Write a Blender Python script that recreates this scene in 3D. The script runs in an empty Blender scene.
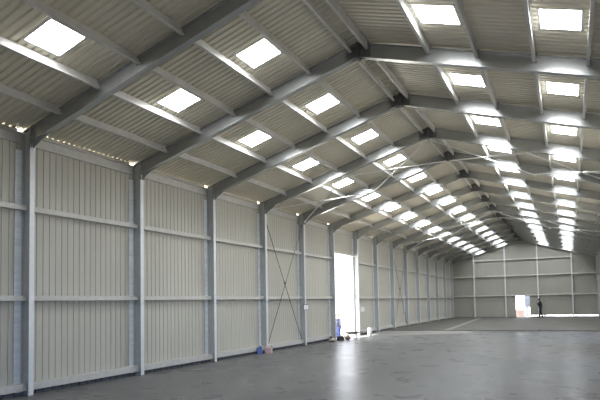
import bpy, bmesh, math, random
from mathutils import Vector, Matrix

random.seed(7)
SC = bpy.context.scene
COL = SC.collection

# ------------------------------------------------------------------ layout (metres)
S = 3.1665                    # bay length
Y1 = 7.5186                   # first portal frame
NF = 15                       # portal frames
W = 12.7514                   # between inner column faces
HT = 5.4374                   # underside of rafter at the column
SL = 0.2925                   # roof slope (rise / run)
XR = W / 2
XL, XRW = -0.28, W + 0.28     # inner faces of the cladding
OFF = 0.39                    # roof sheet above rafter underside
YB = 52.30                    # gable cladding
YF = -2.2                     # front gable
EYE = 1.85
GX0, GXM = 2.0, (W - 4.0) / 3
ZS = 0.06                     # far slab level
YS = 31.2                     # where the far slab starts
def FY(k): return Y1 + (k - 1) * S
def roofz(x, off=OFF): return HT + off + SL * min(x, W - x)
ORD = ['zeroth', 'first', 'second', 'third', 'fourth', 'fifth', 'sixth', 'seventh', 'eighth', 'ninth', 'tenth',
       'eleventh', 'twelfth', 'thirteenth', 'fourteenth', 'fifteenth', 'sixteenth']

# ------------------------------------------------------------------ materials
def nt(name):
    m = bpy.data.materials.new(name); m.use_nodes = True
    t = m.node_tree; t.nodes.clear()
    o = t.nodes.new('ShaderNodeOutputMaterial')
    return m, t, o

def mat(name, col, rough=0.5, metal=0.0, var=0.06, scale=3.0, bump=0.0, bscale=40.0, stretch=None, spec=0.5):
    m, t, o = nt(name)
    b = t.nodes.new('ShaderNodeBsdfPrincipled')
    b.inputs['Roughness'].default_value = rough
    b.inputs['Metallic'].default_value = metal
    b.inputs['Specular IOR Level'].default_value = spec
    tc = t.nodes.new('ShaderNodeTexCoord'); src = tc.outputs['Object']
    if stretch:
        mp = t.nodes.new('ShaderNodeMapping'); mp.inputs['Scale'].default_value = stretch
        t.links.new(src, mp.inputs['Vector']); src = mp.outputs['Vector']
    n = t.nodes.new('ShaderNodeTexNoise'); n.inputs['Scale'].default_value = scale; n.inputs['Detail'].default_value = 5
    t.links.new(src, n.inputs['Vector'])
    r = t.nodes.new('ShaderNodeValToRGB')
    c = Vector(col)
    r.color_ramp.elements[0].position = 0.3; r.color_ramp.elements[1].position = 0.7
    r.color_ramp.elements[0].color = (*[max(0, x * (1 - var)) for x in c], 1)
    r.color_ramp.elements[1].color = (*[min(1, x * (1 + var)) for x in c], 1)
    t.links.new(n.outputs['Fac'], r.inputs['Fac']); t.links.new(r.outputs['Color'], b.inputs['Base Color'])
    if bump:
        n2 = t.nodes.new('ShaderNodeTexNoise'); n2.inputs['Scale'].default_value = bscale
        t.links.new(src, n2.inputs['Vector'])
        bp = t.nodes.new('ShaderNodeBump'); bp.inputs['Strength'].default_value = bump; bp.inputs['Distance'].default_value = 0.01
        t.links.new(n2.outputs['Fac'], bp.inputs['Height']); t.links.new(bp.outputs['Normal'], b.inputs['Normal'])
    t.links.new(b.outputs['BSDF'], o.inputs['Surface'])
    return m

M = {}
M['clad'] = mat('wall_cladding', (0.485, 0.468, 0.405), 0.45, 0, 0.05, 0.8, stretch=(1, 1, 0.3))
M['gable'] = mat('wall_cladding_dimmed', (0.36, 0.352, 0.312), 0.55, 0, 0.05, 0.8, stretch=(1, 1, 0.3))  # same cladding as the side walls, dimmed in colour against strong rooflight glow
M['roof'] = mat('roof_sheet', (0.65, 0.607, 0.50), 0.40, 0.10, 0.06, 0.7)
M['steel'] = mat('galvanised_frame', (0.46, 0.468, 0.462), 0.27, 0.65, 0.05, 5.0)
M['col'] = mat('galvanised_column', (0.45, 0.465, 0.465), 0.42, 0.10, 0.07, 5.0)
M['purlin'] = mat('galvanised_purlin', (0.55, 0.535, 0.50), 0.5, 0.12, 0.08, 6.0)
M['pale_lit_steel'] = mat('zinc_lit_pale', (0.72, 0.74, 0.75), 0.4, 0.2, 0.05, 8.0)  # pale gable posts; for column flanges, interior light put into the colour
M['dark_steel'] = mat('dark_steel', (0.06, 0.06, 0.065), 0.5, 0.5, 0.1, 9.0)
M['strip'] = mat('punched_strip', (0.82, 0.86, 0.89), 0.35, 0.3, 0.10, 1.5, stretch=(1, 1, 14))
M['apex'] = mat('shaded_plate', (0.14, 0.14, 0.14), 0.5, 0.3, 0.1, 6.0)  # shadow at the ridge of each frame painted into the plate colour
M['rod'] = mat('rod_zinc', (0.90, 0.90, 0.88), 0.5, 0.0, 0.03)
M['rod_dark'] = mat('rod_black', (0.13, 0.13, 0.125), 0.5, 0.3, 0.03)
M['plinth'] = mat('plinth_concrete', (0.16, 0.16, 0.165), 0.8, 0, 0.2, 5.0)
M['ground'] = mat('yard_gravel', (0.70, 0.67, 0.61), 0.95, 0, 0.12, 3.0)
M['dimming_ground'] = mat('dimming_ground', (0.06, 0.06, 0.062), 0.9, 0, 0.15, 4.0)  # unseen ground, added dark to keep sunlight from bouncing onto the front roof
M['pink'] = mat('clay_block', (0.72, 0.55, 0.50), 0.9, 0, 0.1, 6.0)
M['pale'] = mat('pale_panel', (0.30, 0.34, 0.40), 0.5, 0, 0.04)
M['white'] = mat('white_plastic', (0.80, 0.80, 0.78), 0.45, 0, 0.03)
M['blue'] = mat('blue_plastic', (0.08, 0.16, 0.45), 0.4, 0, 0.06)
M['black'] = mat('black_rubber', (0.03, 0.03, 0.033), 0.6, 0, 0.1)
M['rose'] = mat('rose_card', (0.55, 0.40, 0.40), 0.7, 0, 0.08)
M['brown'] = mat('brown_sacking', (0.30, 0.23, 0.19), 0.9, 0, 0.2, 12.0, 0.4, 30)
M['tray'] = mat('green_grey_paint', (0.13, 0.14, 0.12), 0.5, 0.2, 0.1)
M['beige'] = mat('beige_canvas', (0.45, 0.40, 0.33), 0.9, 0, 0.1)
M['skin'] = mat('skin', (0.36, 0.23, 0.18), 0.55, 0, 0.04)
M['hair_dark'] = mat('hair_dark', (0.02, 0.017, 0.015), 0.6, 0, 0.1, 30)
M['hair_grey'] = mat('hair_grey', (0.12, 0.11, 0.105), 0.7, 0, 0.1, 30)
M['shirt_blue'] = mat('light_blue_cotton', (0.028, 0.032, 0.065), 0.85, 0, 0.06)
M['trouser_blue'] = mat('blue_workwear', (0.012, 0.022, 0.10), 0.85, 0, 0.08)
M['jacket_dark'] = mat('dark_jacket', (0.018, 0.019, 0.024), 0.85, 0, 0.1)
M['trouser_dark'] = mat('dark_trousers', (0.025, 0.028, 0.034), 0.85, 0, 0.1)
M['boot'] = mat('boot_leather', (0.03, 0.026, 0.022), 0.6, 0, 0.1)

def skylight_mat():
    m, t, o = nt('fibreglass_rooflight')
    e = t.nodes.new('ShaderNodeEmission')
    e.inputs['Color'].default_value = (0.93, 0.97, 1.0, 1); e.inputs['Strength'].default_value = SKY_L
    t.links.new(e.outputs['Emission'], o.inputs['Surface'])
    return m
SKY_L = 27.0
M['sky'] = skylight_mat()

def floor_mat(name, c0, c1, r0, r1, spec):
    m, t, o = nt(name)
    b = t.nodes.new('ShaderNodeBsdfPrincipled')
    tc = t.nodes.new('ShaderNodeTexCoord')
    def noise(scale, detail, st=(1, 1, 1), rot=0.0):
        mp = t.nodes.new('ShaderNodeMapping'); mp.inputs['Scale'].default_value = st; mp.inputs['Rotation'].default_value = (0, 0, rot)
        t.links.new(tc.outputs['Object'], mp.inputs['Vector'])
        n = t.nodes.new('ShaderNodeTexNoise'); n.inputs['Scale'].default_value = scale; n.inputs['Detail'].default_value = detail
        t.links.new(mp.outputs['Vector'], n.inputs['Vector']); return n.outputs['Fac']
    a = noise(0.35, 6, (1, 0.7, 1), 0.4); f = noise(2.2, 8, (1, 0.5, 1), -0.3)
    mx = t.nodes.new('ShaderNodeMath'); mx.operation = 'MULTIPLY_ADD'; mx.inputs[1].default_value = 0.65
    t.links.new(a, mx.inputs[0])
    m2 = t.nodes.new('ShaderNodeMath'); m2.operation = 'MULTIPLY'; m2.inputs[1].default_value = 0.35
    t.links.new(f, m2.inputs[0]); t.links.new(m2.outputs[0], mx.inputs[2])
    r = t.nodes.new('ShaderNodeValToRGB')
    r.color_ramp.elements[0].position = 0.22; r.color_ramp.elements[1].position = 0.78
    r.color_ramp.elements[0].color = (*c0, 1); r.color_ramp.elements[1].color = (*c1, 1)
    t.links.new(mx.outputs[0], r.inputs['Fac']); t.links.new(r.outputs['Color'], b.inputs['Base Color'])
    rr = t.nodes.new('ShaderNodeMapRange'); rr.inputs['From Min'].default_value = 0.2; rr.inputs['From Max'].default_value = 0.8
    rr.inputs['To Min'].default_value = r0; rr.inputs['To Max'].default_value = r1
    t.links.new(noise(1.1, 4, (1, 1, 1), 1.0), rr.inputs['Value']); t.links.new(rr.outputs['Result'], b.inputs['Roughness'])
    b.inputs['Specular IOR Level'].default_value = spec
    df = t.nodes.new('ShaderNodeBsdfDiffuse'); t.links.new(r.outputs['Color'], df.inputs['Color'])
    ms = t.nodes.new('ShaderNodeMixShader'); ms.inputs['Fac'].default_value = 0.45
    t.links.new(df.outputs['BSDF'], ms.inputs[1]); t.links.new(b.outputs['BSDF'], ms.inputs[2])
    t.links.new(ms.outputs['Shader'], o.inputs['Surface'])
    return m
M['floor'] = floor_mat('power_floated_concrete', (0.105, 0.104, 0.102), (0.195, 0.194, 0.192), 0.24, 0.34, 0.25)
M['floor2'] = floor_mat('dry_concrete', (0.115, 0.111, 0.102), (0.175, 0.17, 0.158), 0.5, 0.65, 0.2)
M['joint'] = mat('joint_and_pale_patch', (0.25, 0.243, 0.225), 0.8, 0, 0.12, 2.0)

# ------------------------------------------------------------------ mesh helpers
class MB:
    def __init__(s): s.v, s.f = [], []
    def add(s, vs, fs):
        n = len(s.v); s.v += [tuple(v) for v in vs]; s.f += [tuple(i + n for i in f) for f in fs]
    def box(s, x0, x1, y0, y1, z0, z1):
        s.prism([(x0, y0), (x1, y0), (x1, y1), (x0, y1)], z0, z1)
    def prism(s, poly, z0, z1):           # polygon in XY, extruded along Z
        n = len(poly)
        s.add([(x, y, z0) for x, y in poly] + [(x, y, z1) for x, y in poly],
              [tuple(range(n - 1, -1, -1)), tuple(range(n, 2 * n))] + [(i, (i + 1) % n, n + (i + 1) % n, n + i) for i in range(n)])
    def prism_y(s, poly, y0, y1):         # polygon in XZ, extruded along Y
        n = len(poly)
        s.add([(x, y0, z) for x, z in poly] + [(x, y1, z) for x, z in poly],
              [tuple(range(n)), tuple(range(2 * n - 1, n - 1, -1))] + [(i, n + i, n + (i + 1) % n, (i + 1) % n) for i in range(n)])
    def prism_x(s, poly, x0, x1):         # polygon in YZ, extruded along X
        n = len(poly)
        s.add([(x0, y, z) for y, z in poly] + [(x1, y, z) for y, z in poly],
              [tuple(range(n)), tuple(range(2 * n - 1, n - 1, -1))] + [(i, n + i, n + (i + 1) % n, (i + 1) % n) for i in range(n)])
    def tube(s, pts, r, n=8, cap=True):
        pts = [Vector(p) for p in pts]; rs = r if isinstance(r, (list, tuple)) else [r] * len(pts)
        base = len(s.v)
        for i, p in enumerate(pts):
            d = (pts[min(i + 1, len(pts) - 1)] - pts[max(i - 1, 0)]).normalized()
            a = d.cross(Vector((0, 0, 1)) if abs(d.z) < 0.9 else Vector((1, 0, 0))).normalized(); b = d.cross(a)
            for j in range(n):
                t = 2 * math.pi * j / n; s.v.append(tuple(p + (a * math.cos(t) + b * math.sin(t)) * rs[i]))
        for i in range(len(pts) - 1):
            for j in range(n):
                s.f.append((base + i * n + j, base + i * n + (j + 1) % n, base + (i + 1) * n + (j + 1) % n, base + (i + 1) * n + j))
        if cap:
            s.f.append(tuple(base + j for j in range(n - 1, -1, -1))); e = base + (len(pts) - 1) * n
            s.f.append(tuple(e + j for j in range(n)))
    def lathe(s, prof, c=(0, 0), n=20):   # [(radius, z)]
        base = len(s.v)
        for r, z in prof:
            for j in range(n):
                t = 2 * math.pi * j / n; s.v.append((c[0] + r * math.cos(t), c[1] + r * math.sin(t), z))
        for i in range(len(prof) - 1):
            for j in range(n):
                s.f.append((base + i * n + j, base + i * n + (j + 1) % n, base + (i + 1) * n + (j + 1) % n, base + (i + 1) * n + j))
        s.f.append(tuple(base + j for j in range(n - 1, -1, -1))); e = base + (len(prof) - 1) * n
        s.f.append(tuple(e + j for j in range(n)))
    def blob(s, c, r, seed=0, amp=0.12, seg=12, rings=8):
        rnd = random.Random(seed); ph = [rnd.uniform(0, 6.3) for _ in range(6)]
        base = len(s.v)
        for i in range(rings + 1):
            th = math.pi * i / rings
            for j in range(seg):
                a = 2 * math.pi * j / seg
                k = 1 + amp * (math.sin(3 * a + ph[0]) * math.sin(2 * th + ph[1]) + 0.6 * math.sin(2 * a + ph[2]) * math.sin(th))
                s.v.append((c[0] + r[0] * k * math.sin(th) * math.cos(a), c[1] + r[1] * k * math.sin(th) * math.sin(a), c[2] + r[2] * math.cos(th)))
        for i in range(rings):
            for j in range(seg):
                s.f.append((base + i * seg + j, base + (i + 1) * seg + j, base + (i + 1) * seg + (j + 1) % seg, base + i * seg + (j + 1) % seg))
    def mesh(s, name, m, smooth=False):
        me = bpy.data.meshes.new(name); me.from_pydata(s.v, [], s.f); me.update()
        bm = bmesh.new(); bm.from_mesh(me); bmesh.ops.remove_doubles(bm, verts=bm.verts, dist=1e-6)
        bmesh.ops.recalc_face_normals(bm, faces=bm.faces); bm.to_mesh(me); bm.free()
        me.materials.append(m)
        if smooth: me.polygons.foreach_set('use_smooth', [True] * len(me.polygons))
        return me
    def build(s, name, m, parent=None, smooth=False, loc=None):
        return link(name, s.mesh(name, m, smooth), parent, loc)

def link(name, me, parent=None, loc=None):
    o = bpy.data.objects.new(name, me); COL.objects.link(o)
    if parent: o.parent = parent
    if loc: o.location = loc
    return o
def tag(o, label, cat, group=None):
    o['label'] = label; o['category'] = cat
    if group: o['group'] = group
    return o
def structure(o, label=None, cat=None):
    o['kind'] = 'structure'
    if label: o['label'] = label
    if cat: o['category'] = cat
    return o
def empty(name, loc): 
    o = bpy.data.objects.new(name, None); o.location = loc; o.empty_display_size = 0.2; COL.objects.link(o); return o
def copy_tree(o, parent=None):
    c = o.copy(); COL.objects.link(c)
    if parent: c.parent = parent
    for ch in list(o.children): copy_tree(ch, c)
    return c

# ------------------------------------------------------------------ setting: floor, walls, roof
mb = MB(); mb.box(XL - 0.25, XRW + 0.25, YF, YS, -0.2, 0.0)
structure(mb.build('floor', M['floor']), 'dark glossy power floated concrete slab nearer the camera', 'floor')
mb = MB(); mb.box(XL - 0.25, XRW + 0.25, YS + 0.001, YB + 0.3, -0.2, ZS)
structure(mb.build('floor_2', M['floor2']), 'paler dry concrete slab running to the gable', 'floor')
mb = MB(); mb.prism([(3.55, YS), (3.95, YS), (2.75, YB - 0.5), (2.45, YB - 0.5)], ZS + 0.0005, ZS + 0.004)
structure(mb.build('trim_1', M['joint']), 'pale cement joint running along the far slab', 'joint')
mb = MB(); mb.prism([(XL, 27.6), (1.2, 27.0), (3.6, 27.9), (5.6, 29.6), (4.9, YS), (XL, YS)], 0.0005, 0.004)  # thin paler area laid over the floor past the doorway
structure(mb.build('trim_2', M['joint']), 'pale patch of floor beside the tall doorway', 'floor')
mb = MB(); mb.box(-80, XL - 0.25, -60, 110, -0.7, -0.5)
mb.box(XRW + 0.25, 80, 11.0, 110, -0.25, -0.05); mb.box(XL - 0.25, XRW + 0.25, YB + 0.3, 110, -0.25, 0.02)
structure(mb.build('ground', M['ground']), 'pale yard outside the building', 'ground')

def ribbed(mb, u0, u1, cells, place, spans, groove=0.022, depth=0.016, cut=None):
    """vertical wall sheet: flat pans with narrow grooves between them. place(u, d, z), d > 0 is away from the room; spans(u) -> [(z0, z1)]"""
    p = (u1 - u0) / cells
    for i in range(cells):
        a = u0 + i * p
        prof = [(a, 0), (a + p - groove, 0), (a + p - groove * 0.7, depth), (a + p - groove * 0.3, depth), (a + p, 0)]
        for (ua, da), (ub, db) in zip(prof, prof[1:]):
            sa, sb = spans(a + p / 2, ua), spans(a + p / 2, ub)
            for (za0, za1), (zb0, zb1) in zip(sa, sb):
                mb.add([place(ua, da, za0), place(ub, db, zb0), place(ub, db, zb1), place(ua, da, za1)], [(0, 1, 2, 3)])

EZ = roofz(XL)                                            # trough of the roof sheet at the wall
DOOR_Y0, DOOR_Y1, DOOR_Z = FY(6) + 0.07, FY(7) - 0.07, 4.30
def left_spans(uc, u):
    if FY(6) < uc < FY(7): return [(DOOR_Z, EZ + 0.007)]
    for k in range(1, NF + 1):
        if FY(k) - 0.17 < uc < FY(k): return [(0.0, EZ - 0.055)]
    return [(0.0, EZ + 0.007)]
mb = MB()
edges = [YF] + [FY(k) for k in range(1, NF + 1)] + [YB]
for a, b in zip(edges, edges[1:]):
    n = max(1, round((b - a) / 0.158))
    ribbed(mb, a, b, n, lambda u, d, z: (XL - d, u, z), left_spans)
structure(mb.build('wall_left', M['clad']), 'ribbed beige cladding wall with the tall open doorway', 'wall')
R0, R1, RZ = 24.0, 29.0, 4.4  # unseen opening, added to brighten the middle of the roof
Q0, Q1 = 14.0, 16.4
P0, P1 = 3.0, 8.0  # unseen opening, added to light the near part of the doorway wall
def right_spans(uc, u):
    return [(RZ, EZ - 0.005)] if R0 < uc < R1 or Q0 < uc < Q1 or P0 < uc < P1 else [(0.0, EZ - 0.005)]
mb = MB()
for a, b in zip([YF, P0, P1, Q0, Q1, R0, R1], [P0, P1, Q0, Q1, R0, R1, YB]):
    ribbed(mb, a, b, max(1, round((b - a) / 0.198)), lambda u, d, z: (XRW + d, u, z), right_spans)
structure(mb.build('wall_right', M['clad']), 'ribbed beige cladding wall opposite the tall doorway', 'wall')
OX0, OX1, OZ = 5.80, 7.06, 2.09
def back_spans(uc, u):
    z1 = roofz(min(max(u, XL), XRW)) - 0.005
    if OX0 < uc < OX1: return [(OZ, z1)]
    if uc > OX1: return [(ZS + 0.19, z1)]
    return [(ZS + 0.06, z1)]
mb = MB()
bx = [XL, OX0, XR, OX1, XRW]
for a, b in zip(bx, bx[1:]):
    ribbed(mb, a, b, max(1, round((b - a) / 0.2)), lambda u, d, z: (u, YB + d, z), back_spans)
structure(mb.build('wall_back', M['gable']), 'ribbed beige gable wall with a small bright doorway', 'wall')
def front_spans(uc, u):
    z1 = roofz(min(max(u, XL), XRW)) - 0.005
    return [(4.2, z1)] if 4.6 < uc < 9.0 else [(0.0, z1)]
mb = MB()
for a, b in zip([XL, 4.6, XR, 9.0], [4.6, XR, 9.0, XRW]):
    ribbed(mb, a, b, max(1, round((b - a) / 0.2)), lambda u, d, z: (u, YF - d, z), front_spans)
structure(mb.build('wall_front', M['clad']), 'ribbed beige gable wall behind the camera with a wide opening', 'wall')

mb = MB(); mb.box(XRW + 0.25, 80, -60, 10.99, -0.25, -0.05); mb.box(XL - 0.25, XRW + 0.25, -60, YF, -0.25, -0.02)
structure(mb.build('ground_2', M['dimming_ground']), 'unseen dark ground added outside the front to cut bounced light', 'ground')
# plinth under the cladding
mb = MB(); mb.box(XL - 0.02, XL + 0.05, YF, DOOR_Y0 - 0.1, 0, 0.075); mb.box(XL - 0.02, XL + 0.05, DOOR_Y1 + 0.1, YB, 0, 0.14)
structure(mb.build('baseboard_left', M['plinth']), 'dark concrete plinth under the doorway wall', 'plinth')
mb = MB(); mb.box(XL, OX0, YB - 0.04, YB + 0.05, ZS - 0.05, ZS + 0.06); mb.box(OX1, XRW, YB - 0.04, YB + 0.05, ZS - 0.05, ZS + 0.08)
structure(mb.build('baseboard_back', M['plinth']), 'dark concrete plinth under the gable wall', 'plinth')

# roof sheeting, with holes for the rooflights
CELL = S / 22
C0 = 10                                                    # rooflight starts at this cell of its bay
NC = 5
SKX = {(0, 0): (2.12, 2.83), (0, 1): (4.26, 5.0), (1, 0): (1.89, 2.57), (1, 1): (3.91, 4.68)}
def cellprofile(y):                                       # (y, height) of one rib: pan, flank, crest, flank
    return [(y, 0), (y + CELL * 0.55, 0), (y + CELL * 0.67, 0.030), (y + CELL * 0.88, 0.030), (y + CELL, 0)]
sky_bays = {0: [(0, 0)]}
for b in range(1, NF): sky_bays[b] = [(sd, r) for sd in (0, 1) for r in (0, 1)]
mb = MB()
ys = FY(0) - 2 * S - CELL * 2
i0 = -int(round((FY(0) - YF) / CELL)) - 1
i1 = int(round((YB - FY(0)) / CELL)) + 2
for i in range(i0, i1):
    bay, c = divmod(i, 22)
    for sd in (0, 1):
        cuts = []
        if C0 <= c < C0 + NC and bay in sky_bays:
            cuts = [SKX[(s2, r)] for s2, r in sky_bays[bay] if s2 == sd]
        xs = [-0.62]; seg = []
        for a, b in sorted(cuts): seg.append((xs[-1], a)); xs.append(b)
        seg.append((xs[-1], XR))
        prof = cellprofile(FY(0) + i * CELL)
        for (ya, ha), (yb, hb) in zip(prof, prof[1:]):
            for xa, xb in seg:
                X = [xa, xb]
                if sd: X = [W - xa, W - xb]
                z = [HT + OFF + SL * xa, HT + OFF + SL * xb]
                mb.add([(X[0], ya, z[0] + ha), (X[0], yb, z[0] + hb), (X[1], yb, z[1] + hb), (X[1], ya, z[1] + ha)], [(0, 1, 2, 3)])
structure(mb.build('ceiling', M['roof']), 'pitched roof of ribbed metal sheets over the whole hall', 'roof')

# ------------------------------------------------------------------ rooflights
def sky_mesh(sd, r):
    xa, xb = SKX[(sd, r)]
    mb = MB(); zo = HT + OFF
    for c in range(NC):
        prof = cellprofile(c * CELL)
        for (ya, ha), (yb, hb) in zip(prof, prof[1:]):
            X = [xa, xb] if not sd else [W - xa, W - xb]
            z = [zo + SL * xa, zo + SL * xb]; ha = hb = 0.0
            mb.add([(X[0], ya, z[0] + ha), (X[0], yb, z[0] + hb), (X[1], yb, z[1] + hb), (X[1], ya, z[1] + ha)], [(0, 1, 2, 3)])
    rim = MB(); t = 0.018
    def quadbar(u0, u1, y0, y1, up=0.004):
        X = [u0, u1] if not sd else [W - u0, W - u1]
        z = [zo + SL * u0 - 0.006, zo + SL * u1 - 0.006]
        P = [(X[0], z[0]), (X[1], z[1]), (X[1], z[1] + up), (X[0], z[0] + up)]
        rim.prism_y(P, y0, y1)
    w_ = 0.028; quadbar(xa - t, xb + t, -t, w_); quadbar(xa - t, xb + t, NC * CELL - w_, NC * CELL + t); quadbar(xa, xa + w_, 0, NC * CELL); quadbar(xb - w_, xb, 0, NC * CELL)
    quadbar(xa - t, xa, -t, NC * CELL + t, 0.045); quadbar(xb, xb + t, -t, NC * CELL + t, 0.045)
    return mb.mesh('rooflight', M['sky']), rim.mesh('rim', M['purlin'])
SIDE = ['doorway', 'opposite']
skm = {(sd, r): sky_mesh(sd, r) for sd in (0, 1) for r in (0, 1)}
for b in sorted(sky_bays):
    for sd, r in sky_bays[b]:
        me, rm = skm[(sd, r)]
        o = link('rooflight', me, None, (0, FY(b) + C0 * CELL, 0))
        where = 'between camera and first portal frame' if b == 0 else f'just past the {ORD[b]} portal frame'
        tag(o, f'bright white rooflight in the {"lower" if r == 0 else "upper"} row, {SIDE[sd]} roof slope, {where}', 'skylight',
            f'rooflights in the {"lower" if r == 0 else "upper"} row of the {SIDE[sd]} slope')
        link('rim', rm, o)

# ------------------------------------------------------------------ portal frames
def frame_meshes():
    d = {}
    for sd in (0, 1):
        fx = (lambda x: x) if sd == 0 else (lambda x: W - x)
        def PX(poly): return [(fx(x), z) for x, z in poly]
        c = MB(); tz = HT + 0.40
        c.prism_y(PX([(-0.25, 0), (-0.012, 0), (-0.012, HT + 0.31), (-0.25, HT + 0.24)]), -0.006, 0.006)
        fl = MB(); fl.box(*sorted((fx(-0.012), fx(0.0))), -0.055, 0.055, 0.02, HT - 0.01); d['flange', sd] = fl.mesh('flange', M['pale_lit_steel'])  # galvanised like its column, colour lightened for the light falling on it
        c.box(*sorted((fx(-0.262), fx(-0.25))), -0.055, 0.055, 0, HT + 0.22)
        d['column', sd] = c.mesh('column', M['col'])
        p = MB(); p.box(*sorted((fx(-0.265), fx(0.03))), -0.09, 0.09, 0.0, 0.02)
        for bx_ in (-0.20, -0.07):
            for by in (-0.075, 0.075): p.lathe([(0.014, 0.02), (0.014, 0.05)], (fx(bx_), by), 6)
        d['base_plate', sd] = p.mesh('base_plate', M['steel'])
        r = MB()
        def band(x0, x1, o0, o1, y0, y1):
            r.prism_y(PX([(x0, HT + o0 + SL * x0), (x1, HT + o0 + SL * x1), (x1, HT + o1 + SL * x1), (x0, HT + o1 + SL * x0)]), y0, y1)
        band(0.0, XR, 0.0, 0.013, -0.07, 0.07)
        band(0.0, XR, 0.013, 0.315, -0.006, 0.006)
        band(-0.25, XR, 0.315, 0.328, -0.07, 0.07)
        d['rafter', sd] = r.mesh('rafter', M['steel'])
        h = MB()      # bolted eaves plate, and stiffener
        h.box(*sorted((fx(0.0), fx(0.02))), -0.075, 0.075, HT - 0.16, HT + 0.31)
        for zz in (HT - 0.10, HT + 0.06, HT + 0.16, HT + 0.26):
            for by in (-0.045, 0.045): h.box(*sorted((fx(-0.035), fx(0.04))), by - 0.014, by + 0.014, zz - 0.014, zz + 0.014)
        h.prism_y(PX([(0.02, HT - 0.14), (0.45, HT + SL * 0.45), (0.02, HT + 0.006)]), -0.006, 0.006)
        d['eaves_plate', sd] = h.mesh('eaves_plate', M['steel'])
        s = MB(); s.box(*sorted((fx(-0.262), fx(-0.252))), -0.21, -0.06, 0.02, HT - 0.15)
        d['cover_strip', sd] = s.mesh('cover_strip', M['strip'])
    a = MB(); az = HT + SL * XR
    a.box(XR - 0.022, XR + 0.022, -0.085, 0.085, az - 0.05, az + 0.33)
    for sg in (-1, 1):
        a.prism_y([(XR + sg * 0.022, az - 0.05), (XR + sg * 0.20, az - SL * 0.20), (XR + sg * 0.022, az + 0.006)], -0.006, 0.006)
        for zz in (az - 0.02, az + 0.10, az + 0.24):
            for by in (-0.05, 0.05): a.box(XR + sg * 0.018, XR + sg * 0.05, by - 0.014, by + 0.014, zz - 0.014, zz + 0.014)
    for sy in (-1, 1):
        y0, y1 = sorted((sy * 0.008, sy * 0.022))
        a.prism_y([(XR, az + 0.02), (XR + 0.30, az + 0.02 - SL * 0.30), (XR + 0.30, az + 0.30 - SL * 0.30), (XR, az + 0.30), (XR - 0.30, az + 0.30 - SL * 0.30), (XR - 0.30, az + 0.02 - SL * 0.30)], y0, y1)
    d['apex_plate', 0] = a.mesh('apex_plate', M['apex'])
    return d
FMESH = frame_meshes()
proto = None
for k in range(1, NF + 1):
    if proto is None:
        fr = empty('portal_frame', (0, FY(k), 0))
        for sd in (0, 1):
            c = link('column', FMESH['column', sd], fr)
            link('flange', FMESH['flange', sd], c); link('base_plate', FMESH['base_plate', sd], c); link('cover_strip', FMESH['cover_strip', sd], c)['label'] = 'pale bluish punched strip'
            link('rafter', FMESH['rafter', sd], fr); link('eaves_plate', FMESH['eaves_plate', sd], fr)
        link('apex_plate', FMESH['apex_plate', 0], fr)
        proto = fr
    else:
        fr = copy_tree(proto); fr.location = (0, FY(k), 0)
    extra = {5: ', a small white notice on its column', 6: ', just before the tall doorway', 7: ', lit white by the tall doorway',
             15: ', against the gable wall', 1: ', its column closest to the camera'}.get(k, '')
    tag(fr, f'grey steel portal frame, {ORD[k]} counting from the camera{extra}', 'steel frame', 'portal frames')
    if k >= 11:            # these stand on the raised far slab
        pass

# ------------------------------------------------------------------ purlins
PX = {0: [0.88, 2.00, 3.04, 4.12, 5.16, 6.18], 1: [0.80, 1.77, 2.70, 3.78, 4.77, 6.14]}
ROWN = ['lowest', 'second up', 'third up', 'fourth up', 'fifth up', 'topmost']
cA = math.atan(SL); tA, nA = Vector((math.cos(cA), math.sin(cA))), Vector((-math.sin(cA), math.cos(cA)))
def purlin_mesh(sd, length):
    D, F, T = 0.185, 0.045, 0.008
    # Z section in (t, n): top flange runs down the slope, bottom flange up the slope
    sec = [(0, 0), (0, -D + T), (F, -D + T), (F, -D + T + 0.018), (F + 0.006, -D + T + 0.018), (F + 0.006, -D), (-T, -D), (-T, -T), (-F, -T), (-F, 0)]
    poly = []
    for t_, n_ in sec:
        p = Vector((t_, n_ + SL * t_ * (1 if n_ > -T * 2 else 0.6)))
        poly.append((p.x if sd == 0 else -p.x, p.y))
    m = MB(); m.prism_y(poly, 0.012, length - 0.012)
    return m.mesh('purlin', M['purlin'])
def cleat_mesh(sd):
    m = MB()
    q = [Vector((a, b)) for a, b in ((-0.010, -0.03), (-0.010, -0.20), (-0.035, -0.20), (-0.035, -0.03))]
    m.prism_y([(p.x if sd == 0 else -p.x, p.y) for p in q], 0.0, 0.06)
    return m.mesh('cleat', M['steel'])
pm = {sd: purlin_mesh(sd, S) for sd in (0, 1)}; pm0 = purlin_mesh(0, FY(1) - YF); cm = {sd: cleat_mesh(sd) for sd in (0, 1)}
for b in range(0, NF):
    for sd in (0, 1):
        for r, x in enumerate(PX[sd]):
            if b == 0 and (sd == 1 or r > 3): continue
            X = x if sd == 0 else W - x
            z = HT + OFF - 0.006 + SL * x
            y0 = FY(b) if b else YF
            o = link('purlin', pm[sd] if b else pm0, None, (X, y0, z))
            where = 'ahead of the first portal frame' if b == 0 else f'between {ORD[b]} and {ORD[b + 1]} portal frames'
            tag(o, f'steel purlin, {ROWN[r]} on the {SIDE[sd]} roof slope, {where}', 'purlin', f'purlins of the {SIDE[sd]} slope')
            if b: link('cleat', cm[sd], o, (0, 0.008, 0))
            link('cleat', cm[sd], o, (0, (S if b else FY(1) - YF) - 0.068, 0))

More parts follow.
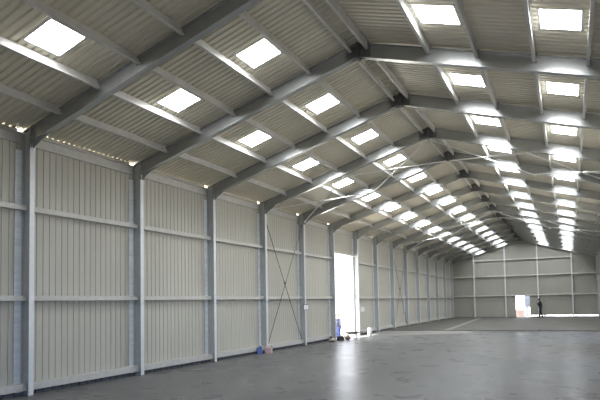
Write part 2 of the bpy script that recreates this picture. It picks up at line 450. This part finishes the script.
# ------------------------------------------------------------------ wall rails (girts) on the doorway wall
def rail_mesh(name, length, h, proj, lip=0.02):
    # C section open towards the wall, root at wall face
    m = MB(); t = 0.008
    poly = [(0, h / 2), (proj, h / 2), (proj, -h / 2), (0, -h / 2), (0, -h / 2 + t), (proj - t, -h / 2 + t), (proj - t, h / 2 - t), (0, h / 2 - t)]
    m.prism_y(poly, 0.015, length - 0.015)
    return m.mesh(name, M['purlin'])
RAILS = [('upper', 4.02, 0.11, 0.14), ('middle', 2.075, 0.11, 0.15), ('bottom', 0.185, 0.15, 0.17)]
for nm, z, h, pj in RAILS:
    meshes = {}
    for b in range(0, NF + 1):
        y0 = FY(b) if b else FY(0); y1 = FY(b + 1) if b < NF else YB
        if b == 6 and nm != 'upper' or b == NF: continue
        if b == 6: z_ = DOOR_Z + 0.07
        else: z_ = z
        key = round(y1 - y0, 3)
        if key not in meshes: meshes[key] = rail_mesh('wall_rail', y1 - y0, h, pj)
        o = link('wall_rail', meshes[key], None, (XL, y0, z_))
        where = 'ahead of first portal frame' if b == 0 else (f'between {ORD[b]} and {ORD[b + 1]} portal frames')
        if b == 6: lab = 'horizontal steel rail over the tall bright doorway'
        else: lab = f'{nm} horizontal steel rail on the doorway wall, {where}'
        tag(o, lab, 'rail', f'{nm} rails of the doorway wall')
em = {}
for b in range(0, NF):
    o_len = S
    if 'e' not in em:
        m = MB(); m.prism_y([(0.0, 0.11), (0.10, 0.11), (0.10, 0.095), (0.012, 0.095), (0.012, -0.11), (0.06, -0.11), (0.06, -0.122), (0.0, -0.122)], 0.10, S - 0.10)
        em['e'] = m.mesh('eaves_rail', M['purlin'])
    o = link('eaves_rail', em['e'], None, (XL + 0.004, FY(b), EZ - 0.20))
    where = 'ahead of first portal frame' if b == 0 else f'between {ORD[b]} and {ORD[b + 1]} portal frames'
    tag(o, f'steel eaves rail at the top of the doorway wall, {where}', 'rail', 'eaves rails of the doorway wall')
# rails of the opposite wall run full length
for nm, z in (('upper', 4.02), ('middle', 2.075)):
    m = MB()
    m.box(XRW - 0.14, XRW, R1 + 0.1, YB - 0.1, z - 0.06, z + 0.06)
    o = m.build('wall_rail', M['purlin'])
    tag(o, f'long {nm} steel rail on the wall opposite the tall doorway', 'rail')
# starter bars under the bottom rail
for b in range(1, 4):
    for j in range(1, 14):
        m_ = bpy.data.meshes.get('starter_bar') 
        if m_ is None:
            q = MB(); q.tube([(0, 0, 0), (0, 0, 0.10)], 0.008, 6); m_ = q.mesh('starter_bar', M['dark_steel'])
        o = link('starter_bar', m_, None, (XL + 0.075, FY(b - 1) + j * S / 14 + random.uniform(-0.03, 0.03), 0.0))
        tag(o, 'short dark steel bar standing under the bottom rail of the doorway wall', 'steel bar', 'starter bars under the bottom rail')

# ------------------------------------------------------------------ gable posts and rails
GX = [GX0 + i * GXM for i in range(4)]
GN = ['first', 'second', 'third', 'fourth']
for i, x in enumerate(GX):
    z1 = roofz(x) - 0.30
    m = MB(); m.box(x - 0.055, x + 0.055, YB - 0.22, YB - 0.208, ZS, z1); m.box(x - 0.006, x + 0.006, YB - 0.21, YB - 0.03, ZS, z1); m.box(x - 0.055, x + 0.055, YB - 0.032, YB - 0.02, ZS, z1)
    o = m.build('gable_post', M['pale_lit_steel'])
    near = ['', ', before the small doorway', ', behind the dark-clothed person', ''][i]
    tag(o, f'steel post on the gable wall, {GN[i]} from the doorway wall{near}', 'post', 'gable posts')
    p = MB(); p.box(x - 0.09, x + 0.09, YB - 0.25, YB - 0.02, ZS, ZS + 0.015); p.build('base_plate', M['steel'], o)
gx = [0.0 - 0.3] + GX + [W + 0.3]
for nm, z in (('lower', 2.15), ('middle', 4.03), ('upper', 5.58)):
    for i in range(5):
        if nm == 'upper' and i in (0, 4): continue
        m = MB(); t = 0.008; h = 0.12; y0, y1 = YB - 0.19, YB
        poly = [(y0, z + h / 2), (y1, z + h / 2), (y1, z + h / 2 - t), (y0 + t, z + h / 2 - t), (y0 + t, z - h / 2 + t), (y1, z - h / 2 + t), (y1, z - h / 2), (y0, z - h / 2)]
        m.prism_x(poly, gx[i] + 0.01, gx[i + 1] - 0.01)
        o = m.build('gable_rail', M['purlin'])
        wh = ['between doorway wall and first post', 'between first and second posts', 'between second and third posts', 'between third and fourth posts', 'past the fourth post'][i]
        tag(o, f'{nm} horizontal steel rail on the gable wall, {wh}', 'rail', 'gable rails')
# gable doorway jambs
m = MB(); m.box(OX0 - 0.05, OX0, YB - 0.08, YB + 0.06, ZS, OZ); m.box(OX1, OX1 + 0.05, YB - 0.08, YB + 0.06, ZS, OZ); m.box(OX0 - 0.05, OX1 + 0.05, YB - 0.08, YB + 0.06, OZ, OZ + 0.05)
structure(m.build('door_1', M['steel']), 'steel jambs around the small bright gable doorway', 'doorway')
# tall doorway lining
m = MB(); m.box(XL - 0.06, XL + 0.02, DOOR_Y0 - 0.06, DOOR_Y0, 0, DOOR_Z); m.box(XL - 0.06, XL + 0.02, DOOR_Y1, DOOR_Y1 + 0.06, 0, DOOR_Z)
m.box(XL - 0.06, XL + 0.02, DOOR_Y0 - 0.06, DOOR_Y1 + 0.06, DOOR_Z, DOOR_Z + 0.06)
structure(m.build('door_2', M['steel']), 'steel jambs and head of the tall bright doorway', 'doorway')

# ------------------------------------------------------------------ bracing rods
def rod(p, q, r, mname, label, group, buckle=True):
    p, q = Vector(p), Vector(q)
    m = MB(); m.tube([p, q], r, 8)
    o = m.build('brace_rod', M[mname], None, True)
    tag(o, label, 'brace', group)
    if buckle:
        c = p.lerp(q, 0.5); d = (q - p).normalized()
        b = MB(); b.tube([c - d * 0.10, c - d * 0.06, c + d * 0.06, c + d * 0.10], [r * 1.1, r * 2.0, r * 2.0, r * 1.1], 8)
        b.build('turnbuckle', M[mname], o, True)
    e = MB(); e.tube([p, p + (q - p).normalized() * 0.10], r * 2.2, 6); e.build('end_fork', M[mname], o)
for fa, fb, nm in ((4, 5, 'fourth and fifth'), (9, 10, 'ninth and tenth')):
    ya, yb = FY(fa) + 0.05, FY(fb) - 0.05
    rod((-0.12, ya, 5.25), (-0.12, yb, 0.06), 0.014, 'rod_dark', f'dark thin brace rod falling away from camera on the doorway wall, {nm} frames', 'wall bracing rods')
    rod((-0.08, yb, 5.25), (-0.08, ya, 0.12), 0.012, 'rod_dark', f'dark thin brace rod rising away from camera on the doorway wall, {nm} frames', 'wall bracing rods')
    for sd in (0, 1):
        for half in (0, 1):
            xa, xb = ((0.05, 3.2), (3.2, 6.30))[half]
            for di in (0, 1):
                P = (xa, ya if di == 0 else yb); Q = (xb, yb if di == 0 else ya)
                off = -0.025 - 0.05 * di
                pts = [((x if sd == 0 else W - x), y, HT + off + SL * x) for x, y in (P, Q)]
                rod(pts[0], pts[1], 0.020, 'rod',
                    f'pale brace rod on the {"lower" if half == 0 else "upper"} {SIDE[sd]} roof, rising {"away from" if di == 0 else "towards"} camera, {nm} frames', 'roof bracing rods')

# ------------------------------------------------------------------ people
def skin_obj(name, verts, edges_, radii, m, parent=None, sub=1, root=0):
    me = bpy.data.meshes.new(name); me.from_pydata([tuple(v) for v in verts], edges_, [])
    o = bpy.data.objects.new(name + '_tmp', me); COL.objects.link(o)
    md = o.modifiers.new('s', 'SKIN'); md.use_smooth_shade = True
    for i, r in enumerate(radii):
        sv = me.skin_vertices[0].data[i]; sv.radius = (r, r) if not isinstance(r, tuple) else r; sv.use_root = (i == root)
    sd_ = o.modifiers.new('u', 'SUBSURF'); sd_.levels = sub; sd_.render_levels = sub
    dg = bpy.context.evaluated_depsgraph_get(); dg.update()
    ev = o.evaluated_get(dg); nm = bpy.data.meshes.new_from_object(ev); nm.name = name
    bpy.data.objects.remove(o); bpy.data.meshes.remove(me)
    nm.materials.clear(); nm.materials.append(m)
    nm.polygons.foreach_set('use_smooth', [True] * len(nm.polygons))
    return link(name, nm, parent)

def person(loc, heading, pose, cl, label, lift=0.0):
    """figure of 1.74 m facing +x before heading is applied; pose gives elbow, wrist, knee, ankle positions per side (+y is the figure's left)"""
    root = empty('person', loc); root.rotation_euler = (0, 0, heading)
    tag(root, label, 'person')
    V, E, Rr = [], [], []
    def nd(p, r, par=None):
        V.append(Vector(p)); Rr.append(r)
        if par is not None: E.append((par, len(V) - 1))
        return len(V) - 1
    lean = pose.get('lean', 0.0)
    pel = nd((0, 0, 0.93), 0.085); bel = nd((lean * 0.3, 0, 1.08), 0.09, pel); che = nd((lean * 0.7, 0, 1.28), (0.10, 0.13), bel)
    upc = nd((lean, 0, 1.42), (0.085, 0.10), che); nec = nd((lean * 1.15 + 0.005, 0, 1.50), 0.055, upc)
    hx = lean * 1.3 + pose.get('head', 0.02)
    jaw = nd((hx + 0.01, 0, 1.575), (0.080, 0.072), nec); sk = nd((hx, 0, 1.66), (0.108, 0.094), jaw); top = nd((hx - 0.005, 0, 1.72), (0.074, 0.066), sk)
    nos = nd((hx + 0.105, 0, 1.625), 0.013, sk)
    ears = [nd((hx - 0.01, s * 0.088, 1.635), 0.016, sk) for s in (1, -1)]
    limbs = {}
    for s, key in ((1, 'l'), (-1, 'r')):
        P = pose[key]
        sh = nd((lean * 0.95, s * 0.185, 1.40), 0.046, upc); el = nd(P['el'], 0.043, sh); wr = nd(P['wr'], 0.030, el)
        hd = (Vector(P['wr']) - Vector(P['el'])).normalized(); hd = (hd + Vector(P.get('bend', (0, 0, 0)))).normalized()
        pal = nd(Vector(P['wr']) + hd * 0.06, (0.036, 0.024), wr)
        side = hd.cross(Vector((0, s, 0))); side = side.normalized() if side.length > 0.1 else Vector((0, 0, 1))
        lat = side
        curl = Vector((0, -s, 0)) if abs(hd.y) < 0.7 else Vector((0, 0, -1))
        for j, ln in enumerate((0.068, 0.078, 0.072, 0.055)):
            off = lat * (0.030 - 0.020 * j)
            a = nd(Vector(P['wr']) + hd * 0.095 + off, 0.0095, pal)
            b_ = nd(V[a] + hd * ln * 0.55 + curl * 0.012, 0.0085, a); nd(V[b_] + hd * ln * 0.35 + curl * 0.028, 0.0075, b_)
        ta = nd(Vector(P['wr']) + hd * 0.035 + lat * 0.040, 0.011, pal); nd(V[ta] + hd * 0.045 + lat * 0.018 + curl * 0.012, 0.009, ta)
        hip = nd((0, s * 0.085, 0.86), 0.062, pel); kn = nd(P['kn'], 0.060, hip); an = nd(P['an'], 0.040, kn)
        hl = nd(Vector(P['an']) + Vector((-0.035, 0, -0.045)), 0.026, an)
        ft = nd(Vector(P['an']) + Vector((0.12, 0, -0.065)), (0.026, 0.016), an); nd(V[ft] + Vector((0.045, 0, -0.004)), (0.022, 0.012), ft)
        limbs[s] = (sh, el, wr, hip, kn, an, hl, ft)
    root.scale = (cl.get('wide', 1.0), cl.get('wide', 1.0), 1.0)
    body = skin_obj('body', V, E, Rr, M['skin'], root, 1, pel)
    # eyes sit in the face
    for s in (1, -1):
        e = MB(); e.blob((hx + 0.090, s * 0.034, 1.655), (0.010, 0.012, 0.009), 1, 0, 8, 6); e.build('eye', M['black'], root, True)
    mo = MB(); mo.blob((hx + 0.088, 0, 1.583), (0.010, 0.026, 0.006), 1, 0, 8, 6); mo.build('mouth', M['rose'], root, True)
    # hair: cap over the skull
    h = MB(); rings, seg = 7, 16; base = []
    for i in range(rings + 1):
        th = (math.pi * 0.56) * i / rings
        for j in range(seg):
            a = 2 * math.pi * j / seg
            drop = 0.75 + 0.25 * (1 - math.cos(a)) / 2
            t2 = th * drop
            h.v.append((hx - 0.008 + 0.104 * math.sin(t2) * math.cos(a), 0.090 * math.sin(t2) * math.sin(a), 1.655 + 0.100 * math.cos(t2)))
    for i in range(rings):
        for j in range(seg): h.f.append((i * seg + j, (i + 1) * seg + j, (i + 1) * seg + (j + 1) % seg, i * seg + (j + 1) % seg))
    h.build('hair', M[cl['hair']], root, True)
    # top
    V2, E2, R2 = [], [], []
    def n2(p, r, par=None):
        V2.append(Vector(p)); R2.append(r)
        if par is not None: E2.append((par, len(V2) - 1))
        return len(V2) - 1
    a0 = n2((0, 0, 0.88), (0.155, 0.175)); a1 = n2((lean * 0.3, 0, 1.08), (0.14, 0.165), a0); a2 = n2((lean * 0.7, 0, 1.28), (0.142, 0.182), a1)
    a3 = n2((lean, 0, 1.42), (0.115, 0.145), a2); n2((lean * 1.1, 0, 1.485), 0.07, a3)
    for s in (1, -1):
        sh, el, wr = (V[i] for i in limbs[s][:3])
        bc = n2((lean, s * 0.105, 1.425), 0.095, a3); b0 = n2(sh, 0.086, bc); b1 = n2(el, 0.058, b0); n2(el.lerp(wr, 0.9), 0.042, b1)
    skin_obj('jacket' if cl['top'] == 'jacket_dark' else 'shirt', V2, E2, R2, M[cl['top']], root, 1, 0)
    V2, E2, R2 = [], [], []
    t00 = n2((0, 0, 1.07), 0.145); t0 = n2((0, 0, 0.95), 0.16, t00)
    for s in (1, -1):
        hip, kn, an = (V[i] for i in limbs[s][3:6])
        b0 = n2(hip, 0.120, t0); b1 = n2(kn, 0.076, b0); n2(an + Vector((0, 0, -0.03)), 0.062, b1)
    skin_obj('trousers', V2, E2, R2, M[cl['legs']], root, 1, 0)
    for s in (1, -1):
        an = V[limbs[s][5]]
        bt = MB()
        secs = [(-0.085, 0.040, 0.055), (-0.03, 0.05, 0.085), (0.05, 0.05, 0.075), (0.13, 0.052, 0.055), (0.19, 0.045, 0.042), (0.215, 0.02, 0.03)]
        z0 = an.z - 0.095
        for dx, w_, h_ in secs:
            for (yy, zz) in ((-w_, 0), (w_, 0), (w_ * 0.95, h_ * 0.7), (w_ * 0.5, h_), (-w_ * 0.5, h_), (-w_ * 0.95, h_ * 0.7)):
                bt.v.append((an.x + dx, an.y + yy, z0 + zz))
        for i in range(len(secs) - 1):
            for j in range(6): bt.f.append((i * 6 + j, i * 6 + (j + 1) % 6, (i + 1) * 6 + (j + 1) % 6, (i + 1) * 6 + j))
        bt.f.append(tuple(range(6))); bt.f.append(tuple(range(len(secs) * 6 - 6, len(secs) * 6)))
        bt.tube([(an.x - 0.01, an.y, z0 + 0.06), (an.x - 0.008, an.y, z0 + 0.17)], [0.052, 0.056], 10)
        bt.build('boot', M['boot'], root, True)
    return root

person((8.02, 51.35, ZS), math.radians(188),
       {'lean': 0.05, 'head': 0.05,
        'l': {'el': (0.10, 0.24, 1.14), 'wr': (0.27, 0.10, 1.27), 'bend': (0.1, -0.5, 0.3), 'kn': (0.07, 0.10, 0.50), 'an': (0.10, 0.11, 0.095)},
        'r': {'el': (0.08, -0.24, 1.13), 'wr': (0.26, -0.09, 1.24), 'bend': (0.1, 0.5, 0.3), 'kn': (0.0, -0.09, 0.49), 'an': (-0.14, -0.10, 0.095)}},
       {'top': 'jacket_dark', 'legs': 'trouser_dark', 'hair': 'hair_dark', 'wide': 1.12},
       'person in dark jacket and trousers standing side-on before the gable wall, forearms raised')
person((-1.10, 26.05, -0.50), math.radians(62),
       {'lean': 0.01, 'head': 0.02,
        'l': {'el': (-0.03, 0.25, 1.13), 'wr': (0.06, 0.25, 0.90), 'kn': (0.03, 0.10, 0.50), 'an': (0.0, 0.11, 0.095)},
        'r': {'el': (-0.04, -0.25, 1.13), 'wr': (0.05, -0.25, 0.90), 'kn': (0.02, -0.10, 0.50), 'an': (-0.03, -0.11, 0.095)}},
       {'top': 'shirt_blue', 'legs': 'trouser_blue', 'hair': 'hair_grey'},
       'person in light blue shirt and blue trousers standing just outside the tall doorway')

# ------------------------------------------------------------------ small things on the floor
def T(name, loc, label, cat, group=None, rz=0.0):
    o = empty(name, loc); o.rotation_euler = (0, 0, rz); return tag(o, label, cat, group)
# plastic canister and small carton at the fourth column
t = T('canister', (0.0, FY(4) - 0.56, 0.0), 'blue and white plastic canister by the foot of the fourth column', 'canister', None, 0.5); t.scale = (0.75, 0.75, 0.75)
m = MB(); m.prism([(-0.10, -0.09), (0.10, -0.09), (0.12, -0.06), (0.12, 0.06), (0.10, 0.09), (-0.10, 0.09), (-0.12, 0.06), (-0.12, -0.06)], 0, 0.30)
m.prism([(-0.08, -0.06), (0.08, -0.06), (0.08, 0.06), (-0.08, 0.06)], 0.30, 0.345); m.build('body', M['blue'], t)
m = MB(); m.lathe([(0.035, 0.345), (0.035, 0.385), (0.02, 0.39)], (0.04, 0), 12); m.build('cap', M['black'], t)
m = MB(); m.tube([(-0.07, 0, 0.34), (-0.07, 0, 0.41), (-0.02, 0, 0.42), (0.0, 0, 0.36)], 0.012, 8); m.build('handle', M['black'], t, True)
m = MB(); m.box(0.119, 0.123, -0.06, 0.06, 0.08, 0.26); m.build('paper_label', M['white'], t)
t = T('carton', (0.17, FY(4) - 0.20, 0.0), 'small rose coloured carton in front of the fourth column', 'box', None, 0.3)
m = MB(); m.box(-0.11, 0.11, -0.14, 0.14, 0, 0.20); m.build('body', M['rose'], t)
m = MB()
for sy in (-1, 1): m.prism_x([(sy * 0.14, 0.20), (sy * 0.02, 0.255), (sy * 0.02, 0.262), (sy * 0.14, 0.207)], -0.11, 0.11)
m.build('flap', M['rose'], t)
# notices
t = T('wall_sign', (0.008, FY(5) + 0.02, 1.66), 'white notice with dark edge on the fifth column', 'notice')
m = MB(); m.box(-0.006, 0.004, -0.24, 0.24, -0.13, 0.13); m.build('backing_board', M['dark_steel'], t)
m = MB(); m.box(0.004, 0.008, -0.21, 0.21, -0.105, 0.105); m.build('sheet', M['white'], t)
t = T('wall_sign', (XL + 0.010, 27.72, 1.42), 'plain white notice on the cladding just past the tall doorway', 'notice')
m = MB(); m.box(-0.012, 0.004, -0.30, 0.30, -0.14, 0.14); m.build('sheet', M['white'], t)
m = MB(); m.box(0.004, 0.010, -0.29, -0.26, 0.10, 0.13); m.box(0.004, 0.010, 0.26, 0.29, 0.10, 0.13); m.build('clip', M['steel'], t)
# white drum past the doorway
t = T('drum', (0.60, 26.42, 0.0), 'white plastic drum standing past the tall doorway', 'drum'); t.scale = (0.68, 0.68, 0.95)
m = MB(); m.lathe([(0.13, 0), (0.15, 0.02), (0.155, 0.20), (0.16, 0.21), (0.155, 0.22), (0.155, 0.40), (0.14, 0.44)], (0, 0), 20); m.build('body', M['white'], t, True)
m = MB(); m.lathe([(0.145, 0.44), (0.145, 0.465), (0.12, 0.47)], (0, 0), 20); m.build('lid', M['white'], t)
# wheelbarrow in the doorway
t = T('wheelbarrow', (0.34, 24.55, 0.0), 'dark shallow wheelbarrow standing in the tall doorway', 'wheelbarrow', None, math.radians(200)); t.scale = (0.75, 0.75, 0.8)
m = MB()
b0 = [(-0.34, -0.17), (0.34, -0.17), (0.34, 0.17), (-0.34, 0.17)]; b1 = [(-0.50, -0.26), (0.46, -0.26), (0.46, 0.26), (-0.50, 0.26)]
m.add([(x, y, 0.29) for x, y in b0] + [(x, y, 0.42) for x, y in b1] + [(x * 0.95, y * 0.95, 0.305) for x, y in b0] + [(x * 0.96, y * 0.95, 0.42) for x, y in b1],
      [(3, 2, 1, 0), (0, 1, 5, 4), (1, 2, 6, 5), (2, 3, 7, 6), (3, 0, 4, 7), (8, 9, 10, 11), (8, 12, 13, 9), (9, 13, 14, 10), (10, 14, 15, 11), (11, 15, 12, 8),
       (4, 5, 13, 12), (5, 6, 14, 13), (6, 7, 15, 14), (7, 4, 12, 15)])
m.build('tray', M['tray'], t)
for s in (1, -1):
    m = MB(); m.tube([(0.62, s * 0.05, 0.16), (0.2, s * 0.14, 0.26), (-0.3, s * 0.2, 0.31), (-0.75, s * 0.25, 0.42)], 0.016, 8); m.build('handle', M['dark_steel'], t, True)
    m = MB(); m.tube([(-0.28, s * 0.2, 0.31), (-0.34, s * 0.22, 0.0)], 0.015, 8); m.build('leg', M['dark_steel'], t)
m = MB(); ring = []
for i in range(21):
    a = 2 * math.pi * i / 20; ring.append((0.62 + 0.13 * math.cos(a), 0, 0.165 + 0.13 * math.sin(a)))
m.tube(ring, 0.035, 8, False); w = m.build('wheel', M['black'], t, True)
m = MB(); m.tube([(0.62, -0.06, 0.165), (0.62, 0.06, 0.165)], 0.05, 10); m.build('hub', M['steel'], w)
# sack, bags and pail by the near jamb
t = T('sack', (0.50, 23.62, 0.0), 'slumped brown sack on the floor in the tall doorway', 'sack')
m = MB(); m.blob((0, 0, 0.11), (0.16, 0.15, 0.115), 3, 0.08); m.build('body', M['brown'], t, True)
m = MB(); m.blob((0.02, 0.02, 0.24), (0.055, 0.05, 0.035), 5, 0.2); m.tube([(0.02, 0.02, 0.205), (0.02, 0.02, 0.23)], 0.04, 8); m.build('tied_neck', M['brown'], t, True)
t = T('tool_bag', (0.28, 23.25, 0.0), 'dark tool bag at the foot of the sixth column', 'bag', None, 0.9)
m = MB(); m.prism_y([(-0.16, 0), (0.16, 0), (0.15, 0.16), (0.06, 0.22), (-0.06, 0.22), (-0.15, 0.16)], -0.10, 0.10); m.build('body', M['black'], t)
m = MB(); m.tube([(-0.09, 0, 0.20), (-0.07, 0, 0.28), (0.07, 0, 0.28), (0.09, 0, 0.20)], 0.012, 8); m.build('handle', M['brown'], t, True)
t = T('pail', (0.08, 22.78, 0.0), 'beige pail beside the dark tool bag at the sixth column', 'bucket')
m = MB(); m.lathe([(0.10, 0), (0.135, 0.22), (0.145, 0.22), (0.145, 0.24), (0.125, 0.24), (0.09, 0.03)], (0, 0), 18); m.build('body', M['beige'], t, True)
m = MB(); m.tube([(0, -0.135, 0.22), (0.09, -0.08, 0.28), (0.11, 0, 0.30), (0.09, 0.08, 0.28), (0, 0.135, 0.22)], 0.006, 6); m.build('handle', M['steel'], t, True)
t = T('cloth_bundle', (0.22, 22.42, 0.0), 'low heap of pale cloth before the sixth column', 'cloth')
m = MB(); m.blob((0, 0, 0.07), (0.18, 0.15, 0.08), 11, 0.18); m.build('fold', M['beige'], t, True)
m = MB(); m.blob((0.05, -0.05, 0.15), (0.09, 0.08, 0.04), 12, 0.2); m.build('top_fold', M['white'], t, True)
# block on the slab edge
t = T('block', (8.95, YS - 0.18, 0.0), 'small dark block lying at the edge of the far slab', 'block', None, 0.2)
m = MB(); m.box(-0.16, 0.16, -0.09, 0.09, 0, 0.10); m.build('body', M['plinth'], t)
m = MB(); m.box(-0.11, 0.09, -0.06, 0.06, 0.10, 0.16); m.build('top_piece', M['brown'], t)

# ------------------------------------------------------------------ outside the gable doorway
for i in range(2):
    for j in range(3):
        q = MB(); q.box(-0.24, 0.24, -0.12, 0.12, 0, 0.235)
        for hx_ in (-0.12, 0.12): q.box(hx_ - 0.07, hx_ + 0.07, -0.123, -0.119, 0.06, 0.18)
        o = q.build('clay_block', M['pink'], None, False, (5.95 + i * 0.49 - 0.2, YB + 1.6, 0.02 + j * 0.24))
        tag(o, f'pinkish clay block in the {["bottom", "middle", "top"][j]} course outside the gable doorway, {["first", "second", "third"][i]} along', 'block', 'clay blocks outside the gable doorway')
t = T('site_cabin', (7.43, YB + 3.2, 0.02), 'pale bluish site cabin on short legs outside the gable doorway', 'cabin')
m = MB(); m.box(-1.0, 0.9, -0.9, 0.9, 0.95, 2.9); m.build('body', M['pale'], t)
m = MB(); m.box(-1.05, 0.95, -0.95, 0.95, 2.9, 2.98); m.build('roof', M['white'], t)
m = MB(); m.box(-0.35, 0.35, -0.93, -0.90, 1.0, 2.7); dr = m.build('door', M['white'], t)
m = MB(); m.box(0.22, 0.28, -0.97, -0.93, 1.75, 1.85); m.build('handle', M['black'], dr)
for xx in (-0.85, 0.75):
    for yy in (-0.75, 0.75):
        m = MB(); m.box(xx - 0.05, xx + 0.05, yy - 0.05, yy + 0.05, 0, 0.95); m.build('leg', M['steel'], t)

# ------------------------------------------------------------------ daylight
wd = bpy.data.worlds.new('sky'); SC.world = wd; wd.use_nodes = True
t = wd.node_tree; t.nodes.clear()
o = t.nodes.new('ShaderNodeOutputWorld'); bg = t.nodes.new('ShaderNodeBackground')
tc = t.nodes.new('ShaderNodeTexCoord'); sx = t.nodes.new('ShaderNodeSeparateXYZ')
t.links.new(tc.outputs['Generated'], sx.inputs[0])
rp = t.nodes.new('ShaderNodeValToRGB'); mr = t.nodes.new('ShaderNodeMapRange')
mr.inputs['From Min'].default_value = -1; mr.inputs['From Max'].default_value = 1
t.links.new(sx.outputs['X'], mr.inputs['Value']); t.links.new(mr.outputs['Result'], rp.inputs['Fac'])
rp.color_ramp.elements[0].color = (2.3, 2.35, 2.5, 1); rp.color_ramp.elements[1].color = (0.24, 0.42, 0.80, 1)
rp.color_ramp.elements[0].position = 0.25; rp.color_ramp.elements[1].position = 0.95
t.links.new(rp.outputs['Color'], bg.inputs['Color']); bg.inputs['Strength'].default_value = 2.35
t.links.new(bg.outputs[0], o.inputs['Surface'])
sl = bpy.data.lights.new('sun', 'SUN'); sl.energy = 20; sl.angle = math.radians(0.6); sl.color = (1.0, 0.96, 0.88)
so = bpy.data.objects.new('sun', sl); COL.objects.link(so)
so.rotation_euler = Vector((0.20, 0.50, -0.90)).to_track_quat('-Z', 'Y').to_euler()

# ------------------------------------------------------------------ camera
f, cx, cy, yaw, pit, rol = 521.5379, 335.9576, 277.1785, 0.4199, 0.0479, -0.0210
fw = Vector((-math.sin(yaw) * math.cos(pit), math.cos(yaw) * math.cos(pit), math.sin(pit)))
rt = Vector((math.cos(yaw), math.sin(yaw), 0)); up = rt.cross(fw)
r2 = rt * math.cos(rol) + up * math.sin(rol); u2 = -rt * math.sin(rol) + up * math.cos(rol)
cd = bpy.data.cameras.new('camera'); co = bpy.data.objects.new('camera', cd); COL.objects.link(co)
mw = Matrix((r2, u2, -fw)).transposed().to_4x4(); mw.translation = Vector((10.4825, 0, EYE)); co.matrix_world = mw
cd.sensor_fit = 'HORIZONTAL'; cd.sensor_width = 36.0; cd.lens = f * 36 / 600
cd.shift_x = (300 - cx) / 600; cd.shift_y = (cy - 200) / 600
cd.clip_start = 0.05; cd.clip_end = 500
SC.camera = co

SC.view_settings.view_transform = 'Standard'; SC.view_settings.look = 'None'
SC.view_settings.gamma = 1.0; SC.view_settings.use_curve_mapping = False
SC.view_settings.exposure = 0.38
SC.cycles.use_denoising = True
SC.cycles.max_bounces = 10; SC.cycles.diffuse_bounces = 8
SC.cycles.sample_clamp_indirect = 8.0
SC.cycles.use_light_tree = True
